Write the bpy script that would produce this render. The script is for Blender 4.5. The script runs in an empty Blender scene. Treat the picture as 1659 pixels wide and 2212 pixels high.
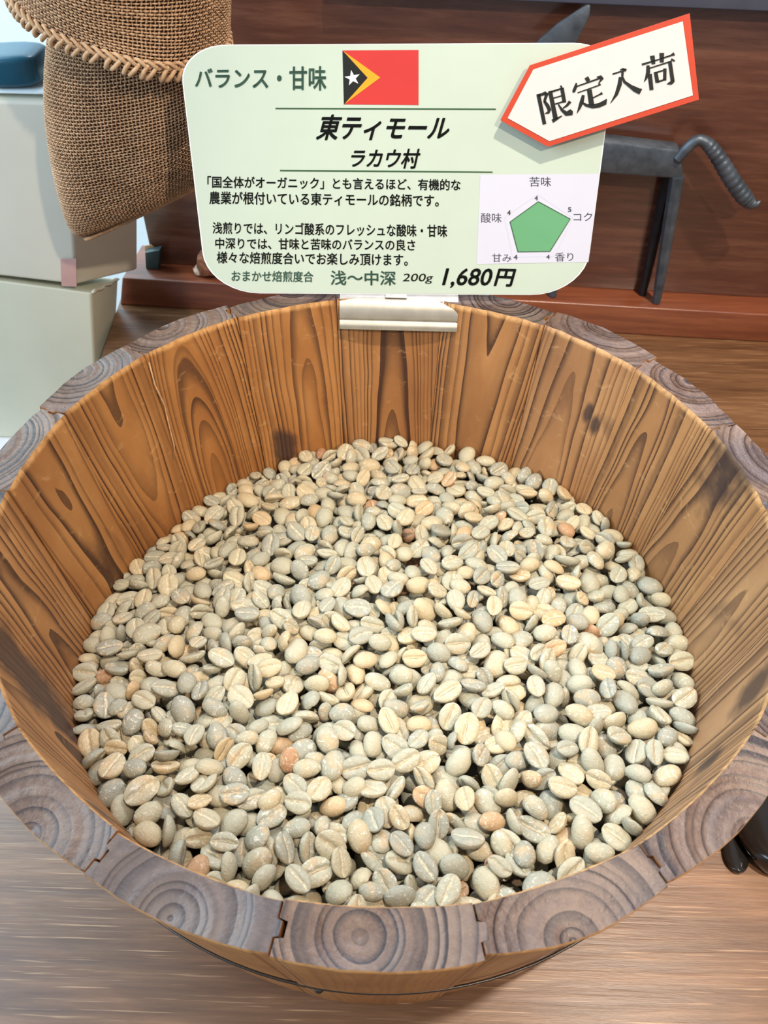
import bpy, bmesh, math, random
import numpy as np
from mathutils import Vector, Matrix

# ------------------------------------------------------------------ units and camera
# Everything is laid out in "bucket units": 1 = inner radius of the bucket rim = 0.15 m,
# origin at the centre of the rim, z up.  W() turns a bucket-unit point into metres.
S = 0.15
TABLE_Z = 0.75
O = Vector((0, 0, TABLE_Z + 0.87 * S))
def W(p): return Vector((p[0] * S, p[1] * S, p[2] * S)) + O

FPX = 1700.0
YAW, PITCH, ROLL = 0.00291, 0.80945, 0.02376
CAM = np.array([0.0, -1.4477, 1.48293])
_cy, _sy, _cp, _sp = math.cos(YAW), math.sin(YAW), math.cos(PITCH), math.sin(PITCH)
FW = np.array([-_sy * _cp, _cy * _cp, -_sp])
_r0 = np.array([_cy, _sy, 0.0]); _u0 = np.cross(_r0, FW)
RT = math.cos(ROLL) * _r0 + math.sin(ROLL) * _u0
UP = -math.sin(ROLL) * _r0 + math.cos(ROLL) * _u0

scene = bpy.context.scene
COL = scene.collection
cam_d = bpy.data.cameras.new('camera'); cam = bpy.data.objects.new('camera', cam_d); COL.objects.link(cam)
cam.matrix_world = Matrix.Translation(W(CAM)) @ Matrix(((RT[0], UP[0], -FW[0], 0), (RT[1], UP[1], -FW[1], 0), (RT[2], UP[2], -FW[2], 0), (0, 0, 0, 1)))
cam_d.sensor_fit = 'HORIZONTAL'; cam_d.sensor_width = 36.0; cam_d.lens = FPX / 1659.0 * 36.0
cam_d.clip_start = 0.01
cam_d.dof.use_dof = True; cam_d.dof.focus_distance = 0.335; cam_d.dof.aperture_fstop = 34.0
scene.camera = cam

# ------------------------------------------------------------------ light
world = bpy.data.worlds.new('world'); scene.world = world; world.use_nodes = True
bg = world.node_tree.nodes['Background']; bg.inputs[0].default_value = (0.86, 0.92, 1.0, 1); bg.inputs[1].default_value = 0.34

def lamp(name, kind, pos, target, energy, color, size, size_y=None, cone=95, blend=0.5):
    d = bpy.data.lights.new(name, kind); d.energy = energy; d.color = color
    if kind == 'AREA':
        d.size = size
        if size_y: d.shape = 'RECTANGLE'; d.size_y = size_y
    elif kind == 'SPOT':
        d.shadow_soft_size = size; d.spot_size = math.radians(cone); d.spot_blend = blend
    o = bpy.data.objects.new(name, d); COL.objects.link(o)
    a, b = W(pos), W(target); o.location = a
    o.rotation_euler = (b - a).to_track_quat('-Z', 'Y').to_euler(); o['kind'] = 'helper'
    return o
lamp('ceiling_spot', 'SPOT', (2.1, -1.5, 9.0), (1.2, 0.9, -0.5), 94, (1.0, 0.88, 0.74), 0.022, cone=34, blend=0.7)
lamp('aisle_spot', 'SPOT', (5.0, -8.0, 8.6), (1.4, 1.1, -0.3), 84, (1.0, 0.82, 0.63), 0.03, cone=31, blend=0.8)
lamp('left_window', 'AREA', (-9.0, -2.5, 4.6), (-1.2, 1.2, -0.4), 30, (0.62, 0.80, 1.0), 1.2, 1.0)
lamp('back_sheen_fill', 'AREA', (2.0, 8.0, 7.6), (0.4, 1.0, -0.6), 30, (0.88, 0.88, 1.0), 1.0, 0.5)  # added fill behind the stand, no known fixture: sheen on rear table and rim

lamp('back_wall_fill', 'AREA', (-9.0, 5.0, 7.0), (-5.0, 9.0, 0.5), 34, (0.72, 0.92, 1.0), 0.8, 0.8)  # added fill aimed at wall_back to brighten it, no known fixture

vs = scene.view_settings
vs.view_transform = 'Standard'; vs.look = 'None'; vs.gamma = 1.0; vs.use_curve_mapping = False; vs.exposure = 0.06

# ------------------------------------------------------------------ pixel -> world helpers (real depth is always chosen)
def ray(px): return FW + (px[0] - 829.5) / FPX * RT - (px[1] - 1106) / FPX * UP
def at_z(px, z):
    d = ray(px); return CAM + d * (z - CAM[2]) / d[2]
def at_y(px, y):
    d = ray(px); return CAM + d * (y - CAM[1]) / d[1]
def at_plane(px, p0, n):
    d = ray(px); return CAM + d * (np.dot(np.asarray(p0) - CAM, n) / np.dot(d, n))

# ------------------------------------------------------------------ object helpers
def tag(o, label=None, cat=None, group=None, kind=None):
    if label: o['label'] = label
    if cat: o['category'] = cat
    if group: o['group'] = group
    if kind: o['kind'] = kind
    return o
def empty(name, p, label, cat, group=None):
    o = bpy.data.objects.new(name, None); COL.objects.link(o); o.location = W(p); o.empty_display_size = 0.02
    return tag(o, label, cat, group)
def mesh_obj(name, verts, faces, mat, parent=None, smooth=False, org=None):
    """verts in bucket units (world). The mesh is stored relative to the parent's location."""
    if parent is not None:
        base = parent.location if parent.parent is None else parent.matrix_world_loc if hasattr(parent, 'matrix_world_loc') else world_loc(parent)
    else:
        base = W(org) if org is not None else W(verts[0])
    me = bpy.data.meshes.new(name)
    me.from_pydata([tuple(W(v) - base) for v in verts], [], [tuple(f) for f in faces])
    me.update()
    if smooth: me.shade_smooth()
    o = bpy.data.objects.new(name, me); COL.objects.link(o)
    if mat is not None:
        for m in (mat if isinstance(mat, (list, tuple)) else [mat]): me.materials.append(m)
    if parent is not None: o.parent = parent
    else: o.location = base
    return o
def world_loc(o):
    v = Vector((0, 0, 0))
    while o is not None: v = v + o.location; o = o.parent
    return v
def finish(o, bevel=0, seg=2, smooth=True, subsurf=0, weight=False):
    """bevel (metres) + smooth-by-angle look baked straight into the mesh"""
    me = o.data; bm = bmesh.new(); bm.from_mesh(me)
    bmesh.ops.recalc_face_normals(bm, faces=bm.faces)
    if bevel:
        es = [e for e in bm.edges if len(e.link_faces) == 2 and e.calc_face_angle(0) > math.radians(28)]
        bmesh.ops.bevel(bm, geom=es, offset=bevel, segments=seg, profile=0.5, affect='EDGES', clamp_overlap=True)
    bm.to_mesh(me); bm.free()
    if smooth:
        me.shade_smooth()
        me.set_sharp_from_angle(angle=math.radians(38))
    return o
def box_vf(x0, x1, y0, y1, z0, z1):
    v = [(x, y, z) for z in (z0, z1) for y in (y0, y1) for x in (x0, x1)]
    return v, [(0, 2, 3, 1), (4, 5, 7, 6), (0, 1, 5, 4), (2, 6, 7, 3), (0, 4, 6, 2), (1, 3, 7, 5)]
def hexa(name, c8, mat, parent=None, bevel=0.0, org=None):
    """c8: 4 bottom corners (ccw) then 4 top corners"""
    f = [(0, 3, 2, 1), (4, 5, 6, 7), (0, 1, 5, 4), (1, 2, 6, 5), (2, 3, 7, 6), (3, 0, 4, 7)]
    o = mesh_obj(name, [tuple(c) for c in c8], f, mat, parent, org=org)
    return finish(o, bevel, 3)
def sweep(path, radii, n=8, flat=1.0, cap=True):
    """tube along a path with per-point radius -> verts, faces"""
    P = [np.array(p, float) for p in path]; V = []; F = []
    ref = None
    for i, p in enumerate(P):
        t = P[min(i + 1, len(P) - 1)] - P[max(i - 1, 0)]; t = t / (np.linalg.norm(t) + 1e-12)
        if ref is None:
            ref = np.cross(t, [0, 0, 1.0]);
            if np.linalg.norm(ref) < 0.1: ref = np.cross(t, [1.0, 0, 0])
        a = ref - t * np.dot(ref, t); a /= np.linalg.norm(a) + 1e-12; ref = a; b = np.cross(t, a)
        for k in range(n):
            th = 2 * math.pi * k / n
            V.append(tuple(p + radii[i] * (math.cos(th) * a + flat * math.sin(th) * b)))
    m = len(P)
    for i in range(m - 1):
        for k in range(n):
            k2 = (k + 1) % n; F.append((i * n + k, i * n + k2, (i + 1) * n + k2, (i + 1) * n + k))
    if cap: F.append(tuple(range(n - 1, -1, -1))); F.append(tuple((m - 1) * n + k for k in range(n)))
    return V, F
def smooth_path(pts, n):
    """Catmull-Rom through the points"""
    P = [np.array(p, float) for p in pts]; P = [2 * P[0] - P[1]] + P + [2 * P[-1] - P[-2]]; out = []
    for i in range(1, len(P) - 2):
        for k in range(n):
            t = k / n; a, b, c, d = P[i - 1], P[i], P[i + 1], P[i + 2]
            out.append(0.5 * (2 * b + (c - a) * t + (2 * a - 5 * b + 4 * c - d) * t * t + (3 * b - a - 3 * c + d) * t ** 3))
    out.append(P[-2]); return out

# ------------------------------------------------------------------ materials
class NT:
    def __init__(s, name, rough=0.5, spec=0.5, metal=0.0):
        s.m = bpy.data.materials.new(name); s.m.use_nodes = True; s.t = s.m.node_tree
        s.b = s.t.nodes['Principled BSDF']; s.set('Roughness', rough); s.set('Specular IOR Level', spec); s.set('Metallic', metal)
    def set(s, k, v): s.b.inputs[k].default_value = v
    def n(s, typ, **kw):
        nd = s.t.nodes.new(typ)
        for k, v in kw.items():
            if k.startswith('i_'):
                key = k[2:]; key = int(key) if key.isdigit() else key.replace('_', ' '); nd.inputs[key].default_value = v
            else: setattr(nd, k, v)
        return nd
    def l(s, a, b): s.t.links.new(a, b)
    def math(s, op, a, b=None, c=None, clamp=False):
        nd = s.n('ShaderNodeMath', operation=op, use_clamp=clamp)
        for i, x in enumerate((a, b, c)):
            if x is None: continue
            if isinstance(x, (int, float)): nd.inputs[i].default_value = x
            else: s.l(x, nd.inputs[i])
        return nd.outputs[0]
    def ramp(s, fac, stops, interp='LINEAR'):
        nd = s.n('ShaderNodeValToRGB'); cr = nd.color_ramp; cr.interpolation = interp
        while len(cr.elements) < len(stops): cr.elements.new(0.5)
        for e, (p, c) in zip(cr.elements, stops):
            e.position = p; e.color = (*c, 1) if len(c) == 3 else c
        s.l(fac, nd.inputs[0]); return nd.outputs[0]
    def framp(s, fac, stops): return s.ramp(fac, [(p, (v, v, v)) for p, v in stops])
    def mix(s, fac, a, b, mode='MIX'):
        nd = s.n('ShaderNodeMix', data_type='RGBA', blend_type=mode)
        for i, x in ((0, fac), (6, a), (7, b)):
            if isinstance(x, (int, float)): nd.inputs[i].default_value = x
            elif isinstance(x, (tuple, list)): nd.inputs[i].default_value = (*x, 1)
            else: s.l(x, nd.inputs[i])
        return nd.outputs[2]
    def noise(s, vec, scale, detail=3, rough=0.55, dist=0.0, out=0):
        nd = s.n('ShaderNodeTexNoise', i_Scale=scale, i_Detail=detail, i_Roughness=rough, i_Distortion=dist)
        if vec is not None: s.l(vec, nd.inputs['Vector'])
        return nd.outputs[out]
    def mapping(s, vec, scale=(1, 1, 1), loc=(0, 0, 0), rot=(0, 0, 0)):
        nd = s.n('ShaderNodeMapping'); nd.inputs['Scale'].default_value = scale; nd.inputs['Location'].default_value = loc; nd.inputs['Rotation'].default_value = rot
        s.l(vec, nd.inputs['Vector']); return nd.outputs[0]
    def coord(s, k='Object'): return s.n('ShaderNodeTexCoord').outputs[k]
    def attr(s, name, out='Vector'): return s.n('ShaderNodeAttribute', attribute_name=name).outputs[out]
    def color(s, c):
        if isinstance(c, (tuple, list)): s.b.inputs['Base Color'].default_value = (*c, 1)
        else: s.l(c, s.b.inputs['Base Color'])
    def bump(s, h, dist, strength=1.0):
        nd = s.n('ShaderNodeBump'); nd.inputs['Distance'].default_value = dist; nd.inputs['Strength'].default_value = strength
        s.l(h, nd.inputs['Height']); s.l(nd.outputs[0], s.b.inputs['Normal'])

def simple(name, c, rough=0.5, metal=0.0, spec=0.5, var=0.08, scale=60, bump=0.0):
    m = NT(name, rough, spec, metal)
    nz = m.noise(m.coord(), scale, 4)
    lo = tuple(x * (1 - var) for x in c); hi = tuple(min(1, x * (1 + var)) for x in c)
    m.color(m.ramp(nz, [(0.3, lo), (0.7, hi)]))
    if bump: m.bump(nz, bump)
    return m.m

def on_cone(px, taper=0.15):
    d = ray(px); best = None
    for q in np.linspace(0.5, 4, 7000):
        p = CAM + d * q
        if p[2] < 0 and math.hypot(p[0], p[1]) > 1 + taper * p[2] - 0.004: best = p; break
    return best if best is not None else CAM + d * 2
STAINS = [((1284, 918), 0.020), ((1270, 890), 0.018), ((1600, 990), 0.095), ((1630, 1015), 0.07), ((70, 1480), 0.10), ((25, 1420), 0.08), ((125, 1555), 0.055), ((1628, 1485), 0.05), ((1530, 1640), 0.035), ((620, 975), 0.05)]
def stains(m):
    P = m.coord(); nz = m.noise(P, 70, 4, 0.6); acc = None
    w = m.n('ShaderNodeVectorMath', operation='MULTIPLY'); m.l(P, w.inputs[0]); w.inputs[1].default_value = (1, 1, 0.45)
    for px, r in STAINS:
        p = on_cone(px); q = (W(p) - W((0, 0, -0.87))); q.z *= 0.45
        dn = m.n('ShaderNodeVectorMath', operation='DISTANCE'); m.l(w.outputs[0], dn.inputs[0]); dn.inputs[1].default_value = q
        v = m.math('SUBTRACT', 1.25, m.math('DIVIDE', dn.outputs['Value'], r * S)); v = m.math('ADD', v, m.math('MULTIPLY', m.math('SUBTRACT', nz, 0.5), 1.6))
        v = m.math('MULTIPLY', v, 1.6, clamp=True); acc = v if acc is None else m.math('MAXIMUM', acc, v)
    return m.math('MULTIPLY', acc, 0.85)
def mat_stave(end):
    """solid log wood: growth rings around a pith line, coordinates come with the mesh (attribute 'pith')"""
    m = NT('cedar_end_grain' if end else 'cedar_stave', 0.42 if end else 0.5, 0.42)
    P = m.attr('pith'); seed = m.attr('seed', 'Fac')
    sep = m.n('ShaderNodeSeparateXYZ'); m.l(P, sep.inputs[0]); x, y, z = sep.outputs
    so = m.n('ShaderNodeCombineXYZ'); m.l(m.math('MULTIPLY', seed, 37.0), so.inputs[0]); m.l(m.math('MULTIPLY', seed, 91.0), so.inputs[1]); m.l(m.math('MULTIPLY', seed, 53.0), so.inputs[2])
    def sh(scale):
        v = m.n('ShaderNodeVectorMath', operation='MULTIPLY_ADD'); m.l(P, v.inputs[0]); v.inputs[1].default_value = scale; m.l(so.outputs[0], v.inputs[2]); return v.outputs[0]
    w1 = m.noise(sh((3.0, 3.0, 1.3)), 1.0, 2)
    w2 = m.noise(sh((12, 12, 3.0)), 1.0, 2)
    d = m.math('SQRT', m.math('ADD', m.math('MULTIPLY', x, x), m.math('MULTIPLY', y, y)))
    d = m.math('ADD', d, m.math('MULTIPLY', m.math('SUBTRACT', w1, 0.5), 0.038 if not end else 0.04))
    d = m.math('ADD', d, m.math('MULTIPLY', m.math('SUBTRACT', w2, 0.5), 0.008))
    # uneven ring widths
    c1 = m.n('ShaderNodeCombineXYZ'); m.l(m.math('MULTIPLY', d, 14.0), c1.inputs[0]); m.l(m.math('MULTIPLY', seed, 61.0), c1.inputs[1])
    wn = m.noise(c1.outputs[0], 1.0, 2)
    ph = m.math('ADD', m.math('MULTIPLY', d, 60.0 if not end else 40.0), m.math('MULTIPLY', wn, 5.0))
    fr = m.math('FRACT', ph)
    # strength of every ring differs
    cr = m.n('ShaderNodeCombineXYZ'); m.l(m.math('FLOOR', ph), cr.inputs[0]); m.l(m.math('MULTIPLY', seed, 17.0), cr.inputs[1])
    wnz = m.n('ShaderNodeTexWhiteNoise', noise_dimensions='2D'); m.l(cr.outputs[0], wnz.inputs['Vector'])
    late = m.framp(fr, [(0.0, 0.0), (0.5, 0.12), (0.80, 0.75), (0.90, 1.0), (0.985, 1.0), (1.0, 0.0)])
    line = m.math('MULTIPLY', late, m.math('ADD', 0.38, m.math('MULTIPLY', wnz.outputs['Value'], 0.9)), clamp=True)
    fib = m.noise(sh((90, 90, 5)), 1.0, 4, 0.7)
    blot = m.noise(sh((5, 5, 2.2)), 1.0, 4)
    fine = m.noise(sh((60, 60, 60)), 1.0, 4, 0.7)
    if not end:
        base = m.ramp(blot, [(0.25, (0.23, 0.082, 0.020)), (0.5, (0.36, 0.150, 0.040)), (0.75, (0.52, 0.25, 0.08))])
        base = m.mix(m.attr('tone', 'Fac'), base, m.mix(blot, (0.30, 0.165, 0.078), (0.50, 0.32, 0.18)))
        base = m.mix(m.math('MULTIPLY', fib, 0.35), base, (0.24, 0.095, 0.03))
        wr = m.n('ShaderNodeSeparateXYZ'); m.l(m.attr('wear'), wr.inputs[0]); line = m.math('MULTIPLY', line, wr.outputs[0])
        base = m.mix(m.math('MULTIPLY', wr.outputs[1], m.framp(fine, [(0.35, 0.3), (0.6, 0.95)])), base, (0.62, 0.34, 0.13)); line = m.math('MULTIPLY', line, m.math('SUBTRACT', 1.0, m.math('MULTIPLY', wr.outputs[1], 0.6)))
        dk = m.mix(0.5, (0.030, 0.012, 0.008), (0.06, 0.022, 0.012))
        c = m.mix(m.math('MULTIPLY', line, 0.96), base, dk)
        # a few smoky knots and stains (own shape, part of the wood)
        st = m.noise(sh((3.4, 3.4, 2.4)), 1.0, 3, 0.5, 0.6)
        c = m.mix(m.framp(st, [(0.66, 0.0), (0.75, 0.75)]), c, (0.075, 0.035, 0.022))
        # pale scuffs
        sc = m.noise(sh((14, 14, 26)), 1.0, 5, 0.65, 1.2)
        c = m.mix(m.framp(sc, [(0.60, 0.0), (0.78, 0.45)]), c, (0.66, 0.40, 0.17))
        c = m.mix(stains(m), c, (0.030, 0.018, 0.018))
        m.color(c)
        h = m.math('SUBTRACT', m.math('MULTIPLY', fib, 0.25), line)
        m.bump(h, 0.0006, 0.8)
    else:
        base = m.ramp(blot, [(0.3, (0.075, 0.040, 0.027)), (0.5, (0.125, 0.074, 0.052)), (0.72, (0.23, 0.15, 0.10))])
        base = m.mix(m.math('MULTIPLY', m.framp(fine, [(0.45, 0), (0.7, 1)]), 0.35), base, (0.30, 0.20, 0.13))
        gre = m.noise(sh((2.2, 2.2, 2.2)), 1.0, 2)
        base = m.mix(m.framp(gre, [(0.45, 0.0), (0.65, 0.6)]), base, (0.095, 0.085, 0.090))
        c = m.mix(m.math('MULTIPLY', line, 0.95), base, (0.016, 0.012, 0.015))
        c = m.mix(m.math('MULTIPLY', stains(m), 0.7), c, (0.035, 0.028, 0.035))
        m.color(c)
        h = m.math('ADD', m.math('MULTIPLY', fr, 0.7), m.math('MULTIPLY', fine, 0.45))
        m.bump(h, 0.0011, 0.9)
        m.l(m.framp(fine, [(0.3, 0.30), (0.7, 0.5)]), m.b.inputs['Roughness'])
    return m.m

def mat_plank(name, c0, c1, c2, rough, axis_scale, coat=0.0, bump=0.0003, streak=None):
    m = NT(name, rough, 0.5)
    P = m.coord()
    g = m.noise(m.mapping(P, axis_scale), 1.0, 6, 0.65, 0.3)
    g2 = m.noise(m.mapping(P, tuple(a * 0.22 for a in axis_scale)), 1.0, 3, 0.5, 0.2)
    f = m.math('ADD', m.math('MULTIPLY', g, 0.6), m.math('MULTIPLY', g2, 0.4))
    c = m.ramp(f, [(0.34, c0), (0.5, c1), (0.64, c2)])
    if streak is not None:
        sk = m.noise(m.mapping(P, (axis_scale[0] * 1.4, axis_scale[1] * 4, axis_scale[2] * 4)), 1.0, 2, 0.6)
        c = m.mix(m.framp(sk, [(0.60, 0.0), (0.72, 0.6)]), c, streak)
    m.color(c); m.set('Coat Weight', coat); m.set('Coat Roughness', 0.18)
    m.bump(g, bump); return m.m

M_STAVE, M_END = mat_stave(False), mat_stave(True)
M_TABLE = mat_plank('walnut_veneer', (0.082, 0.035, 0.015), (0.150, 0.070, 0.031), (0.24, 0.120, 0.056), 0.38, (16, 260, 100), 0.0, 0.00025, (0.52, 0.32, 0.17))
M_LEDGE = mat_plank('reddish_ledge_wood', (0.095, 0.025, 0.012), (0.165, 0.045, 0.019), (0.23, 0.074, 0.030), 0.36, (12, 200, 200), 0.3, 0.0001)
M_PANEL = mat_plank('dark_gloss_panel_wood', (0.060, 0.022, 0.015), (0.100, 0.038, 0.024), (0.155, 0.066, 0.040), 0.22, (14, 200, 200), 0.35, 0.00005)
M_RAIL = simple('grey_painted_rail', (0.055, 0.06, 0.085), 0.5)
M_IRON = simple('forged_iron', (0.085, 0.105, 0.13), 0.42, 0.55, 0.5, 0.35, 90, 0.0006)
M_IRON2 = simple('dark_forged_iron', (0.018, 0.018, 0.022), 0.5, 0.5, 0.5, 0.3, 90, 0.0005)
M_HOOP = simple('steel_hoop', (0.10, 0.09, 0.08), 0.35, 0.9)
M_CLIP = simple('galvanised_steel', (0.50, 0.475, 0.41), 0.45, 0.75, 0.5, 0.12, 120, 0.0001)
M_CARD = simple('pale_green_laminated_card', (0.475, 0.55, 0.455), 0.36, 0, 0.5, 0.015)
M_CARDEDGE = simple('card_edge', (0.85, 0.88, 0.85), 0.4, 0, 0.5, 0.02)
M_BLACK = simple('black_print', (0.012, 0.014, 0.012), 0.4, 0, 0.4, 0.05)
M_DKGREEN = simple('dark_green_print', (0.10, 0.20, 0.145), 0.4, 0, 0.4, 0.05)
M_LINE = simple('rule_green_print', (0.035, 0.09, 0.035), 0.4, 0, 0.4, 0.05)
M_GREEN = simple('chart_green_print', (0.12, 0.33, 0.16), 0.4, 0, 0.4, 0.03)
M_CHART = simple('chart_white_print', (0.56, 0.56, 0.64), 0.35, 0, 0.5, 0.01)
M_GREY = simple('grey_print', (0.13, 0.13, 0.17), 0.4, 0, 0.4, 0.05)
M_PALEGREY = simple('pale_grey_print', (0.52, 0.54, 0.62), 0.4, 0, 0.4, 0.03)
M_RED = simple('flag_red_print', (0.52, 0.038, 0.034), 0.4, 0, 0.4, 0.03)
M_YEL = simple('flag_amber_print', (0.85, 0.33, 0.02), 0.4, 0, 0.4, 0.03)
M_WHITE = simple('white_print', (0.80, 0.80, 0.80), 0.4, 0, 0.4, 0.01)
M_VERM = simple('vermilion_print', (0.50, 0.055, 0.024), 0.35, 0, 0.5, 0.03)
M_PAPER = simple('ivory_pennant_paper', (0.60, 0.575, 0.55), 0.35, 0, 0.5, 0.02)
M_FOAM = simple('foam_spacer', (0.75, 0.75, 0.72), 0.8)
M_BOX = simple('cream_cardboard', (0.62, 0.63, 0.50), 0.75, 0, 0.3, 0.04, 14)
M_BOX2 = simple('cream_cardboard_aged', (0.68, 0.66, 0.55), 0.75, 0, 0.3, 0.04, 14)
M_PINK = simple('pink_tape', (0.55, 0.32, 0.28), 0.6)
M_BOARD = simple('glare_white_board', (0.80, 0.93, 0.95), 0.5, 0, 0.4, 0.01)  # cyan tint puts cool overexposed light into the board colour
M_TEAL = simple('teal_vinyl', (0.006, 0.085, 0.14), 0.3, 0, 0.5, 0.1)
M_ROCK = simple('rusty_mineral', (0.28, 0.11, 0.05), 0.5, 0, 0.5, 0.6, 130, 0.002)
M_ROCK2 = simple('pale_mineral', (0.62, 0.52, 0.42), 0.4, 0, 0.5, 0.25, 160, 0.001)
M_SCOOP = simple('black_gloss_metal', (0.012, 0.010, 0.009), 0.16, 0.0, 0.6, 0.2)
M_FLOOR = simple('grey_floor', (0.30, 0.28, 0.26), 0.6)
M_WALL = simple('white_wall_paint', (0.78, 0.86, 0.88), 0.8, 0, 0.3, 0.02)
M_KRAFT = simple('tan_paper', (0.55, 0.35, 0.20), 0.7)
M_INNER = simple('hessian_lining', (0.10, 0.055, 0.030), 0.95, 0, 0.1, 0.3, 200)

def mat_jute(name, a, b):
    m = NT(name, 0.85, 0.2)
    P = m.coord(); nz = m.noise(P, 350, 4, 0.7); big = m.noise(P, 25, 2)
    c = m.ramp(m.math('ADD', m.math('MULTIPLY', nz, 0.6), m.math('MULTIPLY', big, 0.4)), [(0.33, a), (0.64, b)])
    m.color(c); m.bump(nz, 0.0003); return m.m
M_JUTE = mat_jute('jute_thread', (0.27, 0.155, 0.085), (0.64, 0.41, 0.24))
M_JUTE2 = mat_jute('jute_stitch', (0.36, 0.21, 0.11), (0.66, 0.44, 0.26))

def mat_bean():
    m = NT('green_coffee_bean', 0.45, 0.38)
    L = m.attr('loc'); bc = m.attr('bc', 'Color')
    sep = m.n('ShaderNodeSeparateColor'); m.l(bc, sep.inputs[0]); groove, tint, r2 = sep.outputs[:3]
    oi = m.n('ShaderNodeObjectInfo').outputs['Random']
    t = m.math('FRACT', m.math('ADD', tint, oi)); t2 = m.math('FRACT', m.math('ADD', r2, m.math('MULTIPLY', oi, 7.0)))
    base = m.ramp(t, [(0.0, (0.29, 0.285, 0.225)), (0.22, (0.335, 0.325, 0.245)), (0.42, (0.42, 0.39, 0.275)), (0.62, (0.37, 0.35, 0.255)), (0.80, (0.45, 0.395, 0.26)), (0.94, (0.48, 0.38, 0.225)), (0.982, (0.50, 0.34, 0.18)), (1.0, (0.34, 0.16, 0.08))])
    big = m.noise(L, 0.9, 2)
    blush = m.math('MULTIPLY', m.framp(big, [(0.50, 0.0), (0.68, 1.0)]), m.math('ADD', 0.10, m.math('MULTIPLY', t2, 0.7)))
    c = m.mix(blush, base, (0.50, 0.345, 0.18))
    sk = m.noise(L, 3.2, 5, 0.68, 0.8)
    skin = m.math('MULTIPLY', m.framp(sk, [(0.56, 0.0), (0.61, 1.0)]), 0.6)
    c = m.mix(m.math('MULTIPLY', skin, m.framp(t2, [(0.25, 0.25), (0.8, 1.0)])), c, (0.74, 0.70, 0.60))
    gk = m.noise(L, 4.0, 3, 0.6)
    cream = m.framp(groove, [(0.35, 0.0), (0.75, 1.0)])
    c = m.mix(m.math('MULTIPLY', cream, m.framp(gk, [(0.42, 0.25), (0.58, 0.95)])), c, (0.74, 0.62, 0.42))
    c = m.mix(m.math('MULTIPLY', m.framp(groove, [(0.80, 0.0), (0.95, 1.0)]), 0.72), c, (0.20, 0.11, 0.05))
    m.color(c)
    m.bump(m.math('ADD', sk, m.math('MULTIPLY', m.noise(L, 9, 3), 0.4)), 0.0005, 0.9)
    return m.m
M_BEAN = mat_bean()
M_BED = simple('brown_filler', (0.10, 0.065, 0.04), 0.9)

# ------------------------------------------------------------------ setting: floor, wall
def plain(name, x0, x1, y0, y1, z0, z1, mat):
    v, f = box_vf(x0, x1, y0, y1, z0, z1); o = mesh_obj(name, v, f, mat); return tag(finish(o, 0), kind='structure')
FZ = -0.87 - TABLE_Z / S
plain('floor', -22, 22, -18, 12, FZ - 0.3, FZ, M_FLOOR)
plain('wall_back', -22, 22, 9.0, 9.4, FZ, 14, M_WALL)

# ------------------------------------------------------------------ table
tb = empty('table', (0.8, 0.2, FZ), 'brown wood-veneer table carrying the bucket and the display stand', 'table')
tc = [(-1.30, -2.6), (3.6, -2.6), (3.6, 2.75), (-1.52, 2.75), (-1.452, 1.8), (-1.36, 0.2)]
v = [(x, y, -1.05) for x, y in tc] + [(x, y, -0.87) for x, y in tc]; n = len(tc)
o = mesh_obj('tabletop', v, [tuple(range(n))[::-1], tuple(range(n, 2 * n))] + [(i, (i + 1) % n, n + (i + 1) % n, n + i) for i in range(n)], M_TABLE, tb)
finish(o, 0.001, 2)
for lx, ly in ((-1.1, -2.3), (3.3, -2.3), (3.3, 2.4), (-1.2, 2.4)):
    v, f = box_vf(lx - 0.15, lx + 0.15, ly - 0.15, ly + 0.15, FZ, -1.05); finish(mesh_obj('leg', v, f, M_TABLE, tb), 0.001)

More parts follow.
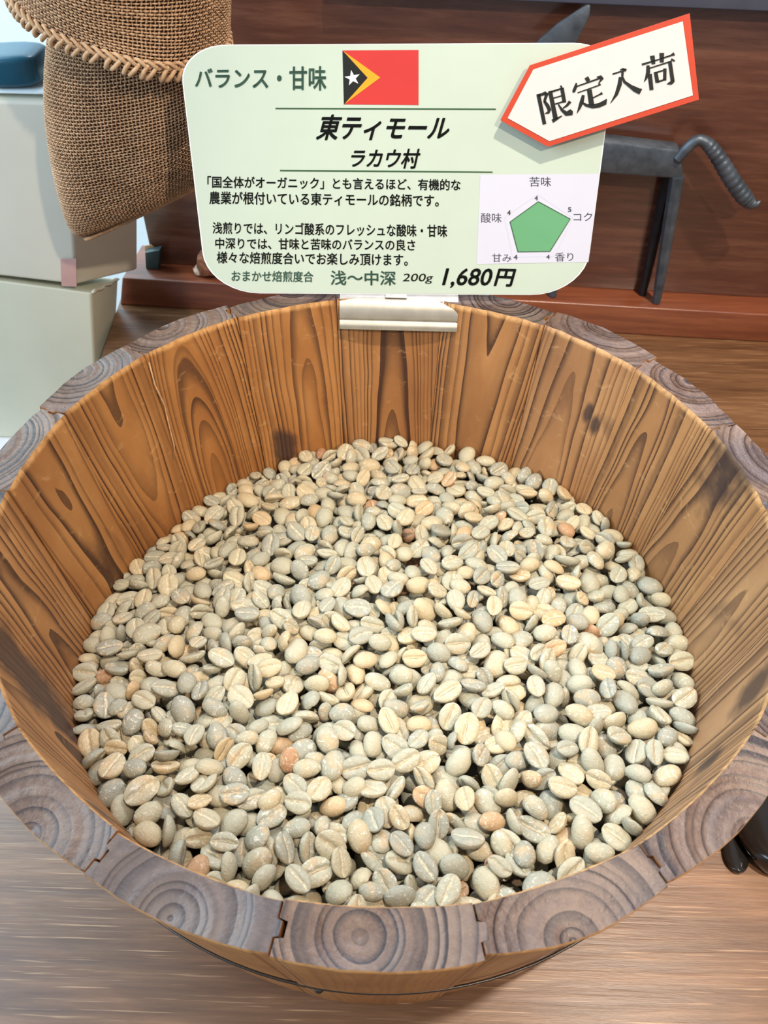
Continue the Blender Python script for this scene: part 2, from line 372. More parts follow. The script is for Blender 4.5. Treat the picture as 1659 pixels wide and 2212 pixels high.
# ------------------------------------------------------------------ bucket
NS = 18; TAPER = 0.15; HB = 0.87
bucket = empty('wooden_bucket', (0, 0, -HB), 'round cedar stave bucket with worn grey rim, heaped with pale raw beans', 'bucket')
seams = {0: 0.5, 1: 19.3, 2: 38.5, 3: 58.7, 4: 79.5, 5: 101.0, 6: 121.2, 7: 141.2, 8: 160.9, 9: 179.5, 10: 202.5, 11: 222.0, 12: 241.0, 13: 260.6, 14: 280.0, 15: 299.2, 16: 321.0, 17: 342.0, 18: 360.5}
rs = random.Random(5)
TONE = {14: 0.3, 15: 0.5, 16: 0.6, 17: 0.5, 0: 0.3, 1: 0.2, 2: 0.3, 3: 0.15}
def stave(k):
    a0, a1 = math.radians(seams[k]), math.radians(seams[k + 1]); am = (a0 + a1) / 2; g = 0.0009
    ro = 1.087 + rs.uniform(-0.008, 0.008); bulge = 0.004 + rs.uniform(0, 0.010)
    if k in (3, 2): ro += 0.012
    if k in (5,): ro -= 0.010
    ri = 1.0 + rs.uniform(-0.003, 0.003); tong = rs.choice([0.006, 0.010, 0.016])
    def side(a, sgn_edge):
        # radial path of the joint with its tongue-and-groove step, from inside to outside
        d = g * sgn_edge
        prof = [(0.0, 0), (0.33, 0), (0.36, tong), (0.66, tong), (0.69, 0), (1.0, 0)]
        return [(a + (s_ + d) / (ri + (ro - ri) * q), ri + (ro - ri) * q) for q, s_ in prof]
    left = side(a0, +1); right = side(a1, -1)
    ni, no = 11, 9
    inner = [(a1 + (a0 - a1) * i / ni - (g / ri) * (1 - 2 * i / ni), ri - 0.004 * math.sin(math.pi * i / ni)) for i in range(1, ni)]
    outer = [(a0 + (a1 - a0) * i / no, ro + bulge * math.sin(math.pi * i / no) + rs.uniform(-.0012, .0012)) for i in range(1, no)]
    plan = left + outer + right[::-1] + inner      # closed loop
    tags = ['s'] * len(left) + ['o'] * len(outer) + ['s'] * len(right) + ['i'] * len(inner)
    n = len(plan); zl = [0.0, -0.009, -0.022] + [-0.022 - (HB - 0.022) * j / 13 for j in range(1, 14)]
    # pith position in stave coordinates (t along tangent, r radial)
    pt = rs.uniform(-0.05, 0.05); pr = 1.0 + rs.choice([0.10, 0.12, 0.15, 0.17]); tr = rs.choice([-0.15, 0.13, 0.05, -0.04, 0.02, 0.0]); tt = rs.uniform(-0.05, 0.05)
    if k == 13: pt, pr, tr = -0.03, 1.045, 0.02
    if k == 12: pt, pr = 0.0, 1.085
    V = []; A = []; E_ = []
    for j, z in enumerate(zl):
        dr = TAPER * z
        for (a, r), tg_ in zip(plan, tags):
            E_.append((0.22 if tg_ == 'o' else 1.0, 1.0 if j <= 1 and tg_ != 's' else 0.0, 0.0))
            rr = r + dr; aa = a
            if r > ro: rr = min(r, ro + (r - ro) * max(0.15, 1 + z / 0.4)) + dr
            if j == 0:                                   # small worn bevel at the rim
                cr = (ri + ro) / 2; rr = cr + (r - cr) * 0.945; aa = am + (a - am) * 0.993
                zz = 0.0 + rs.uniform(-0.0022, 0.0012)
            else: zz = z
            if j == 1: zz = z + rs.uniform(-0.004, 0.004)
            V.append((rr * math.cos(aa), rr * math.sin(aa), zz))
            t = (aa - am) * r; A.append((t - pt - tt * zz, r - pr - tr * zz, zz))
    F = []; MI = []
    F.append(tuple(range(n))); MI.append(1)
    F.append(tuple((len(zl) - 1) * n + i for i in range(n - 1, -1, -1))); MI.append(0)
    for j in range(len(zl) - 1):
        for i in range(n):
            i2 = (i + 1) % n; F.append((j * n + i, (j + 1) * n + i, (j + 1) * n + i2, j * n + i2)); MI.append(0)
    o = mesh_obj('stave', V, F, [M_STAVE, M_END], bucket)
    me = o.data
    at = me.attributes.new('pith', 'FLOAT_VECTOR', 'POINT'); at.data.foreach_set('vector', np.array(A, np.float32).ravel())
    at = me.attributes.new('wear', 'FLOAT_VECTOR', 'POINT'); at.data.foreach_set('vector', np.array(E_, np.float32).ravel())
    at = me.attributes.new('seed', 'FLOAT', 'POINT'); at.data.foreach_set('value', np.full(len(V), rs.random(), np.float32))
    at = me.attributes.new('tone', 'FLOAT', 'POINT'); at.data.foreach_set('value', np.full(len(V), TONE.get(k, rs.uniform(0, 0.25)), np.float32))
    me.polygons.foreach_set('material_index', MI)
    bm = bmesh.new(); bm.from_mesh(me); bmesh.ops.triangulate(bm, faces=[f for f in bm.faces if len(f.verts) > 4]); bmesh.ops.recalc_face_normals(bm, faces=bm.faces); bm.to_mesh(me); bm.free()
    me.shade_smooth(); me.set_sharp_from_angle(angle=math.radians(30))
    return o
for k in range(NS): stave(k)
# bottom board
n = 48; rb = 1.0 - TAPER * 0.80 - 0.006
v = [(rb * math.cos(2 * math.pi * i / n), rb * math.sin(2 * math.pi * i / n), z) for z in (-0.85, -0.79) for i in range(n)]
finish(mesh_obj('bottom_board', v, [tuple(range(n))[::-1], tuple(range(n, 2 * n))] + [(i, (i + 1) % n, n + (i + 1) % n, n + i) for i in range(n)], M_TABLE, bucket), 0)
# twin steel hoop wires round the outside
def hoop(z, dr, rad):
    r = 1.089 + TAPER * z + dr
    p = [(r * math.cos(2 * math.pi * i / 120), r * math.sin(2 * math.pi * i / 120), z + 0.004 * math.sin(2 * math.pi * i / 120 * 2)) for i in range(121)]
    V, F = sweep(p, [rad] * 121, 8, cap=False); mesh_obj('hoop_wire', V, F, M_HOOP, bucket, True)
hoop(-0.52, 0.005, 0.0032); hoop(-0.532, 0.005, 0.0032)
aa = math.radians(-97); r = 1.092 - 0.15 * 0.56
V, F = sweep([(r * math.cos(aa) * q, r * math.sin(aa) * q, -0.56) for q in (0.985, 1.004, 1.010)], [0.012, 0.012, 0.005], 10); mesh_obj('hoop_nail', V, F, M_HOOP, bucket, True)
# a raised splinter of lighter wood on the inner face
q0 = math.radians(141.2)
sp = [((1 - .012 + TAPER * z) * math.cos(q0 + w), (1 - .012 + TAPER * z) * math.sin(q0 + w), z) for z, w in ((-.02, .0), (-.10, .006), (-.18, -.004), (-.26, .004), (-.34, .010), (-.38, .03))]
V, F = sweep(sp, [.002, .003, .003, .0025, .002, .001], 6); mesh_obj('splinter', V, F, M_JUTE2, bucket, True)

# ------------------------------------------------------------------ the beans
rng = np.random.default_rng(11)
def bean_mesh(var):
    """unit bean, length 1 along x, flat face towards -z with an S-shaped crease"""
    r = np.random.default_rng(var)
    th = np.linspace(0, math.pi, 12)[1:-1]
    up = np.linspace(0, math.pi, 8)[:-1]
    dn = math.pi + np.array([0.0, 0.35, 0.8, 1.15, 1.38, 1.5708, 1.76, 1.99, 2.34, 2.79])
    ph = np.concatenate([up, dn]); nph = len(ph)
    b = r.uniform(0.335, 0.40); c = r.uniform(0.25, 0.32); egg = r.uniform(-0.12, 0.12); bend = r.uniform(-0.05, 0.05); fl = r.uniform(0.06, 0.13); sS = r.uniform(-0.10, 0.10); gd = r.uniform(0.10, 0.17)
    V = []; G = []
    def pt(x, y, z):
        w = 1 + egg * x
        X = 0.5 * x; Y = b * y * w + bend * (x * x - 0.3)
        gr = 0.0
        if z >= 0: Z = c * z * w
        else:
            Z = -fl * math.sqrt(max(0, 1 - x * x - y * y)) ** 0.8
            s = (y - sS * math.sin(math.pi * x)) / 0.13
            gr = math.exp(-s * s) * (1 - abs(x) ** 6)
            Z += gd * gr
        return (X, Y, Z), gr
    p, g_ = pt(1, 0, 0); V.append(p); G.append(0)
    for t in th:
        for f in ph:
            p, g_ = pt(math.cos(t), math.sin(t) * math.cos(f), math.sin(t) * math.sin(f)); V.append(p); G.append(g_)
    p, g_ = pt(-1, 0, 0); V.append(p); G.append(0)
    F = []; nt = len(th)
    for k in range(nph):
        k2 = (k + 1) % nph
        F.append((0, 1 + k, 1 + k2)); F.append((len(V) - 1, 1 + (nt - 1) * nph + k2, 1 + (nt - 1) * nph + k))
        for i in range(nt - 1):
            a, b_, c_, d = 1 + i * nph + k, 1 + i * nph + k2, 1 + (i + 1) * nph + k2, 1 + (i + 1) * nph + k
            F.append((a, d, c_)); F.append((a, c_, b_))
    V = np.array(V); V += r.normal(0, 0.004, V.shape)
    return V, np.array(F), np.array(G)
NV = 20
BV = [bean_mesh(100 + i) for i in range(NV)]

ZE_A = np.radians([-180, -170, -161, -150, -140, -120, -90, -60, -38, -24, -12, 8, 20, 32, 53, 70, 87, 105, 123, 138, 156, 170, 180])
ZE_Z = np.array([-.57, -.535, -.505, -.455, -.415, -.395, -.385, -.39, -.40, -.43, -.475, -.52, -.535, -.55, -.575, -.57, -.568, -.60, -.64, -.645, -.635, -.60, -.57])
def target(x, y):
    r2 = np.clip(x * x + y * y, 0, 1) / 0.83; e = np.interp(np.arctan2(y, x), ZE_A, ZE_Z)
    return e * r2 + (-0.455 - 0.05 * y) * (1 - r2) + 0.010 * np.sin(5 * x + 1) * np.cos(4.3 * y) - 0.018
G = 0.0036; NG = int(2.0 / G) + 2
gx = -1.0 + G * np.arange(NG); GX, GY = np.meshgrid(gx, gx, indexing='ij')
TG = target(GX, GY); H = TG - 0.14; ID = np.full((NG, NG), -1, np.int32)
RW = lambda z: 1.0 + TAPER * z - 0.004
beans = []; fails = 0
inside = (GX ** 2 + GY ** 2) < 0.945 ** 2
LAT = np.argwhere(inside)
while fails < 420 and len(beans) < 7000:
    c = LAT[rng.integers(0, len(LAT), 10)]
    dfc = TG[c[:, 0], c[:, 1]] - H[c[:, 0], c[:, 1]]
    b = int(np.argmax(dfc)); ci, cj = c[b]
    if dfc[b] < 0.005: fails += 1; continue
    best = None
    Lb = float(np.clip(rng.normal(0.0765, 0.0068), 0.060, 0.094))
    for _ in range(5):
        x0 = gx[ci] + rng.normal(0, 0.006); y0 = gx[cj] + rng.normal(0, 0.006)
        tilt = abs(rng.normal(0, 0.75)); flip = rng.random() < 0.5
        R = Matrix.Rotation(rng.uniform(0, 2 * math.pi), 3, 'Z') @ Matrix.Rotation(tilt, 3, Vector((math.cos(q := rng.uniform(0, 6.28)), math.sin(q), 0))) @ Matrix.Rotation(math.pi if flip else 0.0, 3, 'X') @ Matrix.Rotation(rng.uniform(0, 2 * math.pi), 3, 'Z')
        R = np.array(R)
        ax = np.array([0.50, 0.37, 0.185]) * Lb * 0.96
        Am = R @ np.diag(1 / ax ** 2) @ R.T
        ext = math.sqrt(max(1e-9, np.linalg.inv(Am)[0, 0])), math.sqrt(np.linalg.inv(Am)[1, 1])
        off = R @ np.array([0, 0, 0.11 * Lb])
        zt = float(target(x0, y0)); rr = math.hypot(x0, y0) + 0.5 * (ext[0] + ext[1]) * 0.80
        if rr > RW(zt - 0.02): 
            s_ = (RW(zt - 0.02) - 0.5 * (ext[0] + ext[1]) * 0.80) / math.hypot(x0, y0); x0 *= s_; y0 *= s_
        i0 = max(0, int((x0 - ext[0] + 1) / G)); i1 = min(NG, int((x0 + ext[0] + 1) / G) + 2)
        j0 = max(0, int((y0 - ext[1] + 1) / G)); j1 = min(NG, int((y0 + ext[1] + 1) / G) + 2)
        dx = GX[i0:i1, j0:j1] - x0; dy = GY[i0:i1, j0:j1] - y0
        Bq = Am[0, 2] * dx + Am[1, 2] * dy; Cq = Am[0, 0] * dx * dx + Am[1, 1] * dy * dy + 2 * Am[0, 1] * dx * dy - 1
        D = Bq * Bq - Am[2, 2] * Cq; msk = D > 0
        if not msk.any(): continue
        sq = np.sqrt(np.where(msk, D, 0)); lo = (-Bq - sq) / Am[2, 2]; hi = (-Bq + sq) / Am[2, 2]
        h = H[i0:i1, j0:j1]; zc = float(np.max(np.where(msk, h - lo, -9)))
        score = zc + 0.35 * float(np.max(np.where(msk, hi, -9)))
        if best is None or score < best[0]: best = (score, zc, x0, y0, R, off, Lb, (i0, i1, j0, j1), msk, hi)
    if best is None: fails += 1; continue
    _, zc, x0, y0, R, off, Lb, (i0, i1, j0, j1), msk, hi = best
    if zc > float(target(x0, y0)) + 0.026: fails += 0.5; H[ci, cj] += 0.003; continue
    fails = 0
    top = hi + zc; cur = H[i0:i1, j0:j1]; upd = msk & (top > cur); cur[upd] = top[upd]; ID[i0:i1, j0:j1][upd] = len(beans)
    beans.append((np.array([x0, y0, zc]) - off, R, Lb, int(msk.sum())))
own = np.bincount(ID[ID >= 0], minlength=len(beans))
vis = []
for i, (c, R, Lb, area) in enumerate(beans):
    if c[2] < float(target(c[0], c[1])) - 0.10: vis.append(0); continue
    vis.append(1)
cand = []
for i, (c, R, Lb, area) in enumerate(beans):
    if not vis[i] or own[i] < 0.62 * area: continue
    t = -c[2] / (CAM[2] - c[2]); q = c + t * (CAM - c)
    if math.hypot(q[0], q[1]) > 0.985: continue
    dep = float(np.dot(c - CAM, FW)); cand.append((own[i] / dep ** 2 * (2.4 / dep) ** 2, i))
cand.sort(reverse=True); picked = [i for _, i in cand[:300]]; pset = set(picked)

def bean_attrs(me, loc, bc):
    a = me.attributes.new('loc', 'FLOAT_VECTOR', 'POINT'); a.data.foreach_set('vector', loc.astype(np.float32).ravel())
    a = me.attributes.new('bc', 'FLOAT_COLOR', 'POINT'); a.data.foreach_set('color', bc.astype(np.float32).ravel())
protos = []
for k in range(NV):
    V, F, Gr = BV[k]
    me = bpy.data.meshes.new('coffee_bean'); me.from_pydata((V * S).tolist(), [], F.tolist()); me.shade_smooth(); me.materials.append(M_BEAN)
    bean_attrs(me, V * 2.2 + k * 7.3, np.stack([Gr, np.full(len(Gr), 0.0), np.full(len(Gr), (k * 0.37) % 1), np.ones(len(Gr))], 1))
    protos.append(me)
first = None
for n_, i in enumerate(picked):
    c, R, Lb, area = beans[i]
    if first is None:
        o = bpy.data.objects.new('coffee_bean', protos[0])
        tag(o, 'pale grey-green raw coffee bean, one of those lying nearest the viewer on the heap', 'coffee bean', 'raw coffee beans at the front of the heap'); first = o
    else: o = first.copy()
    o.data = protos[i % NV]
    M4 = Matrix([[R[a][b] * Lb for b in range(3)] + [0] for a in range(3)] + [[0, 0, 0, 1]])
    o.matrix_world = Matrix.Translation(W(c)) @ M4
    COL.objects.link(o)
# everything else: one mass
AV = []; AF = []; AL = []; AB = []; nv = 0
for i, (c, R, Lb, area) in enumerate(beans):
    if not vis[i] or i in pset: continue
    V, F, Gr = BV[i % NV]
    AV.append((V * Lb) @ np.array(R).T + c); AF.append(F + nv); nv += len(V)
    AL.append(V * 2.2 + rng.uniform(0, 90, 3)); t1, t2 = rng.random(2)
    AB.append(np.stack([Gr, np.full(len(Gr), t1), np.full(len(Gr), t2), np.ones(len(Gr))], 1))
nb = len(AV)
# dark brown filler surface under the visible layers
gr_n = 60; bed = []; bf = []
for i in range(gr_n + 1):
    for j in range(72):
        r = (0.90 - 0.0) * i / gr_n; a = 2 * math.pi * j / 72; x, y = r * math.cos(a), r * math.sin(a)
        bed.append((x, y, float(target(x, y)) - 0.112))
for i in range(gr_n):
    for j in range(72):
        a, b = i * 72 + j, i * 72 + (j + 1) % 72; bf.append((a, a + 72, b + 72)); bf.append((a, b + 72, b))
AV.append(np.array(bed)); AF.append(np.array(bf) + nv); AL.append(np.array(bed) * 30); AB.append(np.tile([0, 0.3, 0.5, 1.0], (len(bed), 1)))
AV = np.concatenate(AV); AF = np.concatenate(AF); AL = np.concatenate(AL); AB = np.concatenate(AB)
me = bpy.data.meshes.new('coffee_beans'); me.vertices.add(len(AV)); me.vertices.foreach_set('co', (AV * S).astype(np.float32).ravel())
me.loops.add(len(AF) * 3); me.loops.foreach_set('vertex_index', AF.astype(np.int32).ravel())
me.polygons.add(len(AF)); me.polygons.foreach_set('loop_start', np.arange(0, len(AF) * 3, 3, dtype=np.int32))
me.update(calc_edges=True); me.shade_smooth(); me.materials.append(M_BEAN); me.materials.append(M_BED)
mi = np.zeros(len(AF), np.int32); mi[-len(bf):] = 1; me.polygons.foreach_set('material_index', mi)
bean_attrs(me, AL, AB)
o = bpy.data.objects.new('coffee_beans', me); COL.objects.link(o); o.location = O
tag(o, 'heap of raw grey-green coffee beans filling the wooden bucket behind the nearest ones', 'coffee beans', kind='stuff')
print('beans', len(beans), 'visible layer', nb, 'picked', len(picked), 'tris', len(AF))

# ------------------------------------------------------------------ steel clip on the back rim
clip = empty('metal_clip', (0.02, 1.0, 0.0), 'silver galvanised metal clip gripping the back rim under the price card', 'clip')
def strip_obj(name, xs, prof, th, mat, parent, cx=0.0, round_r=0.0):
    """profile in (y,z) extruded along x with thickness; xs = (x0,x1)"""
    pr = smooth_path([(p[0], p[1], 0) for p in prof], 5); n = len(pr); nx = 16; V = []; F = []
    nrm = []
    for i in range(n):
        t = pr[min(i + 1, n - 1)] - pr[max(i - 1, 0)]; t /= np.linalg.norm(t); nrm.append((-t[1], t[0]))
    for side in (0, 1):
        for i in range(n):
            for j in range(nx + 1):
                u = j / nx; x = xs[0] + (xs[1] - xs[0]) * u
                V.append((x, pr[i][0] + nrm[i][0] * th * side, pr[i][1] + nrm[i][1] * th * side))
    idx = lambda s_, i, j: s_ * n * (nx + 1) + i * (nx + 1) + j
    for i in range(n - 1):
        for j in range(nx):
            F.append((idx(0, i, j), idx(0, i, j + 1), idx(0, i + 1, j + 1), idx(0, i + 1, j))); F.append((idx(1, i, j), idx(1, i + 1, j), idx(1, i + 1, j + 1), idx(1, i, j + 1)))
        F.append((idx(0, i, 0), idx(0, i + 1, 0), idx(1, i + 1, 0), idx(1, i, 0))); F.append((idx(0, i, nx), idx(1, i, nx), idx(1, i + 1, nx), idx(0, i + 1, nx)))
    for j in range(nx):
        F.append((idx(0, 0, j), idx(1, 0, j), idx(1, 0, j + 1), idx(0, 0, j + 1))); F.append((idx(0, n - 1, j), idx(0, n - 1, j + 1), idx(1, n - 1, j + 1), idx(1, n - 1, j)))
    o = mesh_obj(name, V, F, mat, parent); return finish(o, 0.0)
# body: behind the rim, over the top, down the inside with a fluted lower lip
yb = 0.985
prof = [(1.112, -0.10), (1.112, -0.01), (1.095, 0.006), (1.03, 0.006), (0.995, 0.002), (0.974, -0.014), (0.963, -0.036), (0.959, -0.056), (0.961, -0.064), (0.956, -0.070), (0.949, -0.080), (0.947, -0.094)]
strip_obj('clip_body', (-0.180, 0.236), prof, 0.007, M_CLIP, clip)
strip_obj('clip_tab', (-0.02, 0.055), [(1.06, 0.0145), (1.02, 0.0145), (0.992, 0.010)], 0.003, M_CLIP, clip)

# ------------------------------------------------------------------ the card
ang = math.radians(15.3)
cb = at_plane((856, 636.5), (0, 0.992, 0), (0, 1, 0)); card_up = np.array([0.0, math.sin(ang), math.cos(ang)])
lat = at_plane((1160, 637.5), cb, (0, -math.cos(ang), math.sin(ang))) - at_plane((560, 634.5), cb, (0, -math.cos(ang), math.sin(ang)))
CN = np.array([0.0, -math.cos(ang), math.sin(ang)])          # faces the viewer
def cp(px, off=0.0): return at_plane(px, cb + CN * off, CN)
card = empty('price_card', tuple(cb), 'pale green laminated price card with flag and Japanese lettering, held by the metal clip', 'sign')
def flat(name, pxs, off, mat, parent, th=0.0):
    P = [cp(p, off) for p in pxs]; n = len(P)
    if th:
        V = [tuple(p) for p in P] + [tuple(p - CN * th) for p in P]
        F = [tuple(range(n)), tuple(range(2 * n - 1, n - 1, -1))] + [(i, (i + 1) % n, n + (i + 1) % n, n + i) for i in range(n)]
    else: V = [tuple(p) for p in P]; F = [tuple(range(n))]
    o = mesh_obj(name, V, F, mat, parent)
    bm = bmesh.new(); bm.from_mesh(o.data); bmesh.ops.triangulate(bm, faces=[f for f in bm.faces if len(f.verts) > 4]); bmesh.ops.recalc_face_normals(bm, faces=bm.faces)
    if not th:
        for f in bm.faces:
            if f.normal.dot(Vector(CN)) < 0: f.normal_flip()
    bm.to_mesh(o.data); bm.free()
    return o
def rounded(quad, radii, n=9):
    out = []; m = len(quad)
    for i, p in enumerate(quad):
        p = np.array(p, float); a = np.array(quad[i - 1], float) - p; b = np.array(quad[(i + 1) % m], float) - p
        ra, rb_ = radii[i] if isinstance(radii[i], tuple) else (radii[i], radii[i])
        s_ = p + a / np.linalg.norm(a) * ra; e = p + b / np.linalg.norm(b) * rb_
        k = 0.56
        c1 = s_ + (p - s_) * k; c2 = e + (p - e) * k
        for j in range(n + 1):
            t = j / n; out.append(tuple((1 - t) ** 3 * s_ + 3 * (1 - t) ** 2 * t * c1 + 3 * (1 - t) * t * t * c2 + t ** 3 * e))
    return out
outline = rounded([(384.5, 97), (1333, 92), (1262, 638), (447.5, 633)], [(82, 105), (95, 70), (92, 118), (115, 88)])
flat('card_edge', outline, 0.0, M_CARDEDGE, card, 0.006)
ins = []
cxm, cym = 858, 365
for p in outline: ins.append((p[0] + (2.2 if p[0] < cxm else -2.2), p[1] + (1.6 if p[1] < cym else -1.6)))
flat('card_face', ins, 0.0012, M_CARD, card)

def text(name, s, quad, mat, parent, off=0.0024, bold=0.0, rim=None, plane=None):
    """quad: TL, TR, BL in target pixels (ink box); the flat print is mapped on the card"""
    cu = bpy.data.curves.new(name, 'FONT'); cu.body = s; cu.resolution_u = 3; cu.size = 1.0
    t = bpy.data.objects.new(name, cu); COL.objects.link(t)
    dg = bpy.context.evaluated_depsgraph_get(); me = bpy.data.meshes.new_from_object(t.evaluated_get(dg))
    bpy.data.objects.remove(t); bpy.data.curves.remove(cu)
    n = len(me.vertices); co = np.zeros(n * 3); me.vertices.foreach_get('co', co); co = co.reshape(-1, 3)
    fc = [tuple(p.vertices) for p in me.polygons]; bpy.data.meshes.remove(me)
    if bold:                                   # heavier strokes: the outline repeated a hair's breadth around itself
        k8 = [(math.cos(a) * bold, math.sin(a) * bold) for a in np.arange(8) * math.pi / 4] if bold > 0.008 else [(-bold, 0), (bold, 0)]
        co = np.concatenate([co + np.array([dx, dy, 0]) for dx, dy in k8]); fc = [tuple(i + n * k for i in f) for k in range(len(k8)) for f in fc]
    x0, x1, y0, y1 = co[:, 0].min(), co[:, 0].max(), co[:, 1].min(), co[:, 1].max()
    TL, TR, BL = [np.array(q, float) for q in quad[:3]]; BR = np.array(quad[3], float) if len(quad) > 3 else TR + BL - TL
    base = world_loc(parent)
    u = ((co[:, 0] - x0) / (x1 - x0))[:, None]; w = ((co[:, 1] - y0) / (y1 - y0))[:, None]
    px = BL * (1 - u) * (1 - w) + BR * u * (1 - w) + TL * (1 - u) * w + TR * u * w
    out = [tuple(W(cp(p, off)) - base) for p in px]
    me = bpy.data.meshes.new(name); me.from_pydata(out, [], fc); me.update()
    me.materials.clear(); me.materials.append(mat)
    me.name = name
    o = bpy.data.objects.new(name, me); COL.objects.link(o); o.parent = parent
    return o
def sh(x0, x1, yt0, yb0, yt1, yb1, sl=0): return [(x0 + sl, yt0), (x1 + 0, yt1), (x0, yb0), (x1 - sl, yb1)]
text('lettering', 'バランス・甘味', sh(421, 705, 147, 191, 142, 196), M_DKGREEN, card, bold=0.022)
text('lettering', '東ティモール', sh(681, 980, 247, 303, 250, 303, 15), M_BLACK, card, bold=0.026)
text('lettering', 'ラカウ村', sh(753, 911, 321, 362, 321, 365, 10), M_BLACK, card, bold=0.024)
text('lettering', '「国全体がオーガニック」とも言えるほど、有機的な', sh(448, 995, 380, 406, 387, 412), M_BLACK, card, bold=0.017)
text('lettering', '農業が根付いている東ティモールの銘柄です。', sh(452, 948, 413, 441, 420, 447), M_BLACK, card, bold=0.017)
text('lettering', '浅煎りでは、リンゴ酸系のフレッシュな酸味・甘味', sh(459, 966, 479, 505, 485, 513), M_BLACK, card, bold=0.017)
text('lettering', '中深りでは、甘味と苦味のバランスの良さ', sh(465, 897, 513, 538, 517, 542), M_BLACK, card, bold=0.017)
text('lettering', '様々な焙煎度合いでお楽しみ頂けます。', sh(468, 881, 543, 569, 548, 575), M_BLACK, card, bold=0.017)
text('lettering', 'おまかせ焙煎度合', sh(500, 677, 584, 608, 586, 610), M_DKGREEN, card, bold=0.018)
text('lettering', '浅〜中深', sh(714, 855, 584, 616, 585, 617), M_DKGREEN, card, bold=0.02)
text('lettering', '200g', sh(868, 937, 591, 613, 591, 613, 5), M_BLACK, card, bold=0.006)
text('lettering', '1,680', sh(953, 1068, 579, 622, 580, 623, 11), M_BLACK, card, bold=0.018)
text('lettering', '円', sh(1066, 1116, 580, 618, 581, 620, 11), M_BLACK, card, bold=0.03)
flat('printed_rule', [(595, 232.6), (1071, 234.4), (1071, 237.2), (595, 235.6)], 0.0024, M_LINE, card)
flat('printed_rule', [(605, 366.6), (1064, 370.4), (1064, 373.2), (605, 369.8)], 0.0024, M_LINE, card)
# flag
fl = flat('printed_flag', [(740, 109), (904, 108), (904, 227), (743, 225.5)], 0.0020, M_RED, card)
flat('flag_chevron', [(740, 109), (821.5, 167.5), (743, 225.5)], 0.0026, M_YEL, fl)
flat('flag_triangle', [(740, 109), (794, 168), (743, 225.5)], 0.0032, M_BLACK, fl)
star = []
for i in range(10):
    r_ = 17.5 if i % 2 == 0 else 6.8; a_ = math.radians(-100 + 36 * i); star.append((761.5 + r_ * math.cos(a_), 168.5 + r_ * math.sin(a_)))
flat('flag_star', star, 0.0038, M_WHITE, fl)
# chart
ch = flat('printed_chart', [(1037.5, 377.5), (1296, 375), (1271, 566), (1029.5, 570.5)], 0.0020, M_CHART, card)
def ring_poly(name, pxs, w, off, mat, parent):
    c = np.mean(np.array(pxs), 0); n = len(pxs); P = []
    for k in (-0.5, 0.5):
        for p in pxs:
            d = np.array(p) - c; P.append(tuple(cp(c + d * (1 + k * w / np.linalg.norm(d)), off)))
    o = mesh_obj(name, P, [(i, (i + 1) % n, n + (i + 1) % n, n + i) for i in range(n)], mat, parent); return o
ring_poly('chart_frame', [(1161, 420), (1237, 471), (1197, 554), (1107, 555.5), (1089.5, 469.5)], 1.3, 0.0024, M_PALEGREY, ch)
pent = [(1162.7, 435.5), (1231.8, 473), (1188, 543), (1118.8, 544), (1101.8, 479.4)]
flat('chart_pentagon', pent, 0.0028, M_GREEN, ch)
ring_poly('chart_outline', pent, 2.0, 0.0034, M_LINE, ch)
for s_, q in (('苦味', sh(1144, 1190.5, 382, 403, 382, 403)), ('酸味', sh(1039, 1083.5, 460, 481, 460, 481)), ('コク', sh(1239, 1279.5, 460, 477.5, 459, 477)), ('香り', sh(1199, 1238.5, 545.5, 565, 545, 564)), ('甘み', sh(1063, 1105, 548, 566, 548, 566))):
    text('chart_word', s_, q, M_GREY, ch, 0.0026, 0.004)
for s_, q in (('4', (1154.8, 1162, 422.7, 432.6)), ('4', (1095.5, 1103, 454, 464.4)), ('5', (1227, 1234.3, 447.5, 457.5)), ('4', (1109.8, 1117.8, 550, 560.5)), ('4', (1180, 1187.6, 550, 559.3))):
    text('chart_digit', s_, sh(q[0], q[1], q[2], q[3], q[2], q[3]), M_GREY, ch, 0.0036, 0.01)

# arrow-shaped pennant stuck on the card's corner with foam
PO = 0.036
pen = empty('arrow_label', tuple(cp((1200, 200), PO)), 'white arrow-shaped label with vermilion border and black Japanese characters, on the card corner', 'label')
PQ = [(1145, 141), (1490, 29), (1510, 215), (1183, 317), (1081, 260)]
flat('label_border', PQ, PO, M_VERM, pen, 0.008)
PI_ = [(1152, 150), (1475, 46), (1497, 206), (1187, 305), (1096.5, 255)]
flat('label_face', PI_, PO + 0.0014, M_PAPER, pen)
for (fx, fy) in ((1170, 200), (1262, 190)):
    flat('foam_spacer', [(fx - 14, fy - 14), (fx + 14, fy - 14), (fx + 14, fy + 14), (fx - 14, fy + 14)], PO - 0.009, M_FOAM, pen, 0.0255)
def zc(p): return (1120 + p[0] / 4.366, 100 + p[1] / 4.366)
def strokes(name, lst):
    V = []; F = []
    for st in lst:
        P = [np.array(p[:2], float) for p in st]; n = len(P); b0 = len(V)
        for i, p in enumerate(P):
            t = P[min(i + 1, n - 1)] - P[max(i - 1, 0)]; t /= np.linalg.norm(t); nn = np.array([-t[1], t[0]]); w = st[i][2] / 2
            V.append(tuple(cp(zc(p + nn * w), PO + 0.003))); V.append(tuple(cp(zc(p - nn * w), PO + 0.003)))
        for i in range(n - 1): F.append((b0 + 2 * i, b0 + 2 * i + 1, b0 + 2 * i + 3, b0 + 2 * i + 2))
    mesh_obj(name, V, F, M_BLACK, pen)
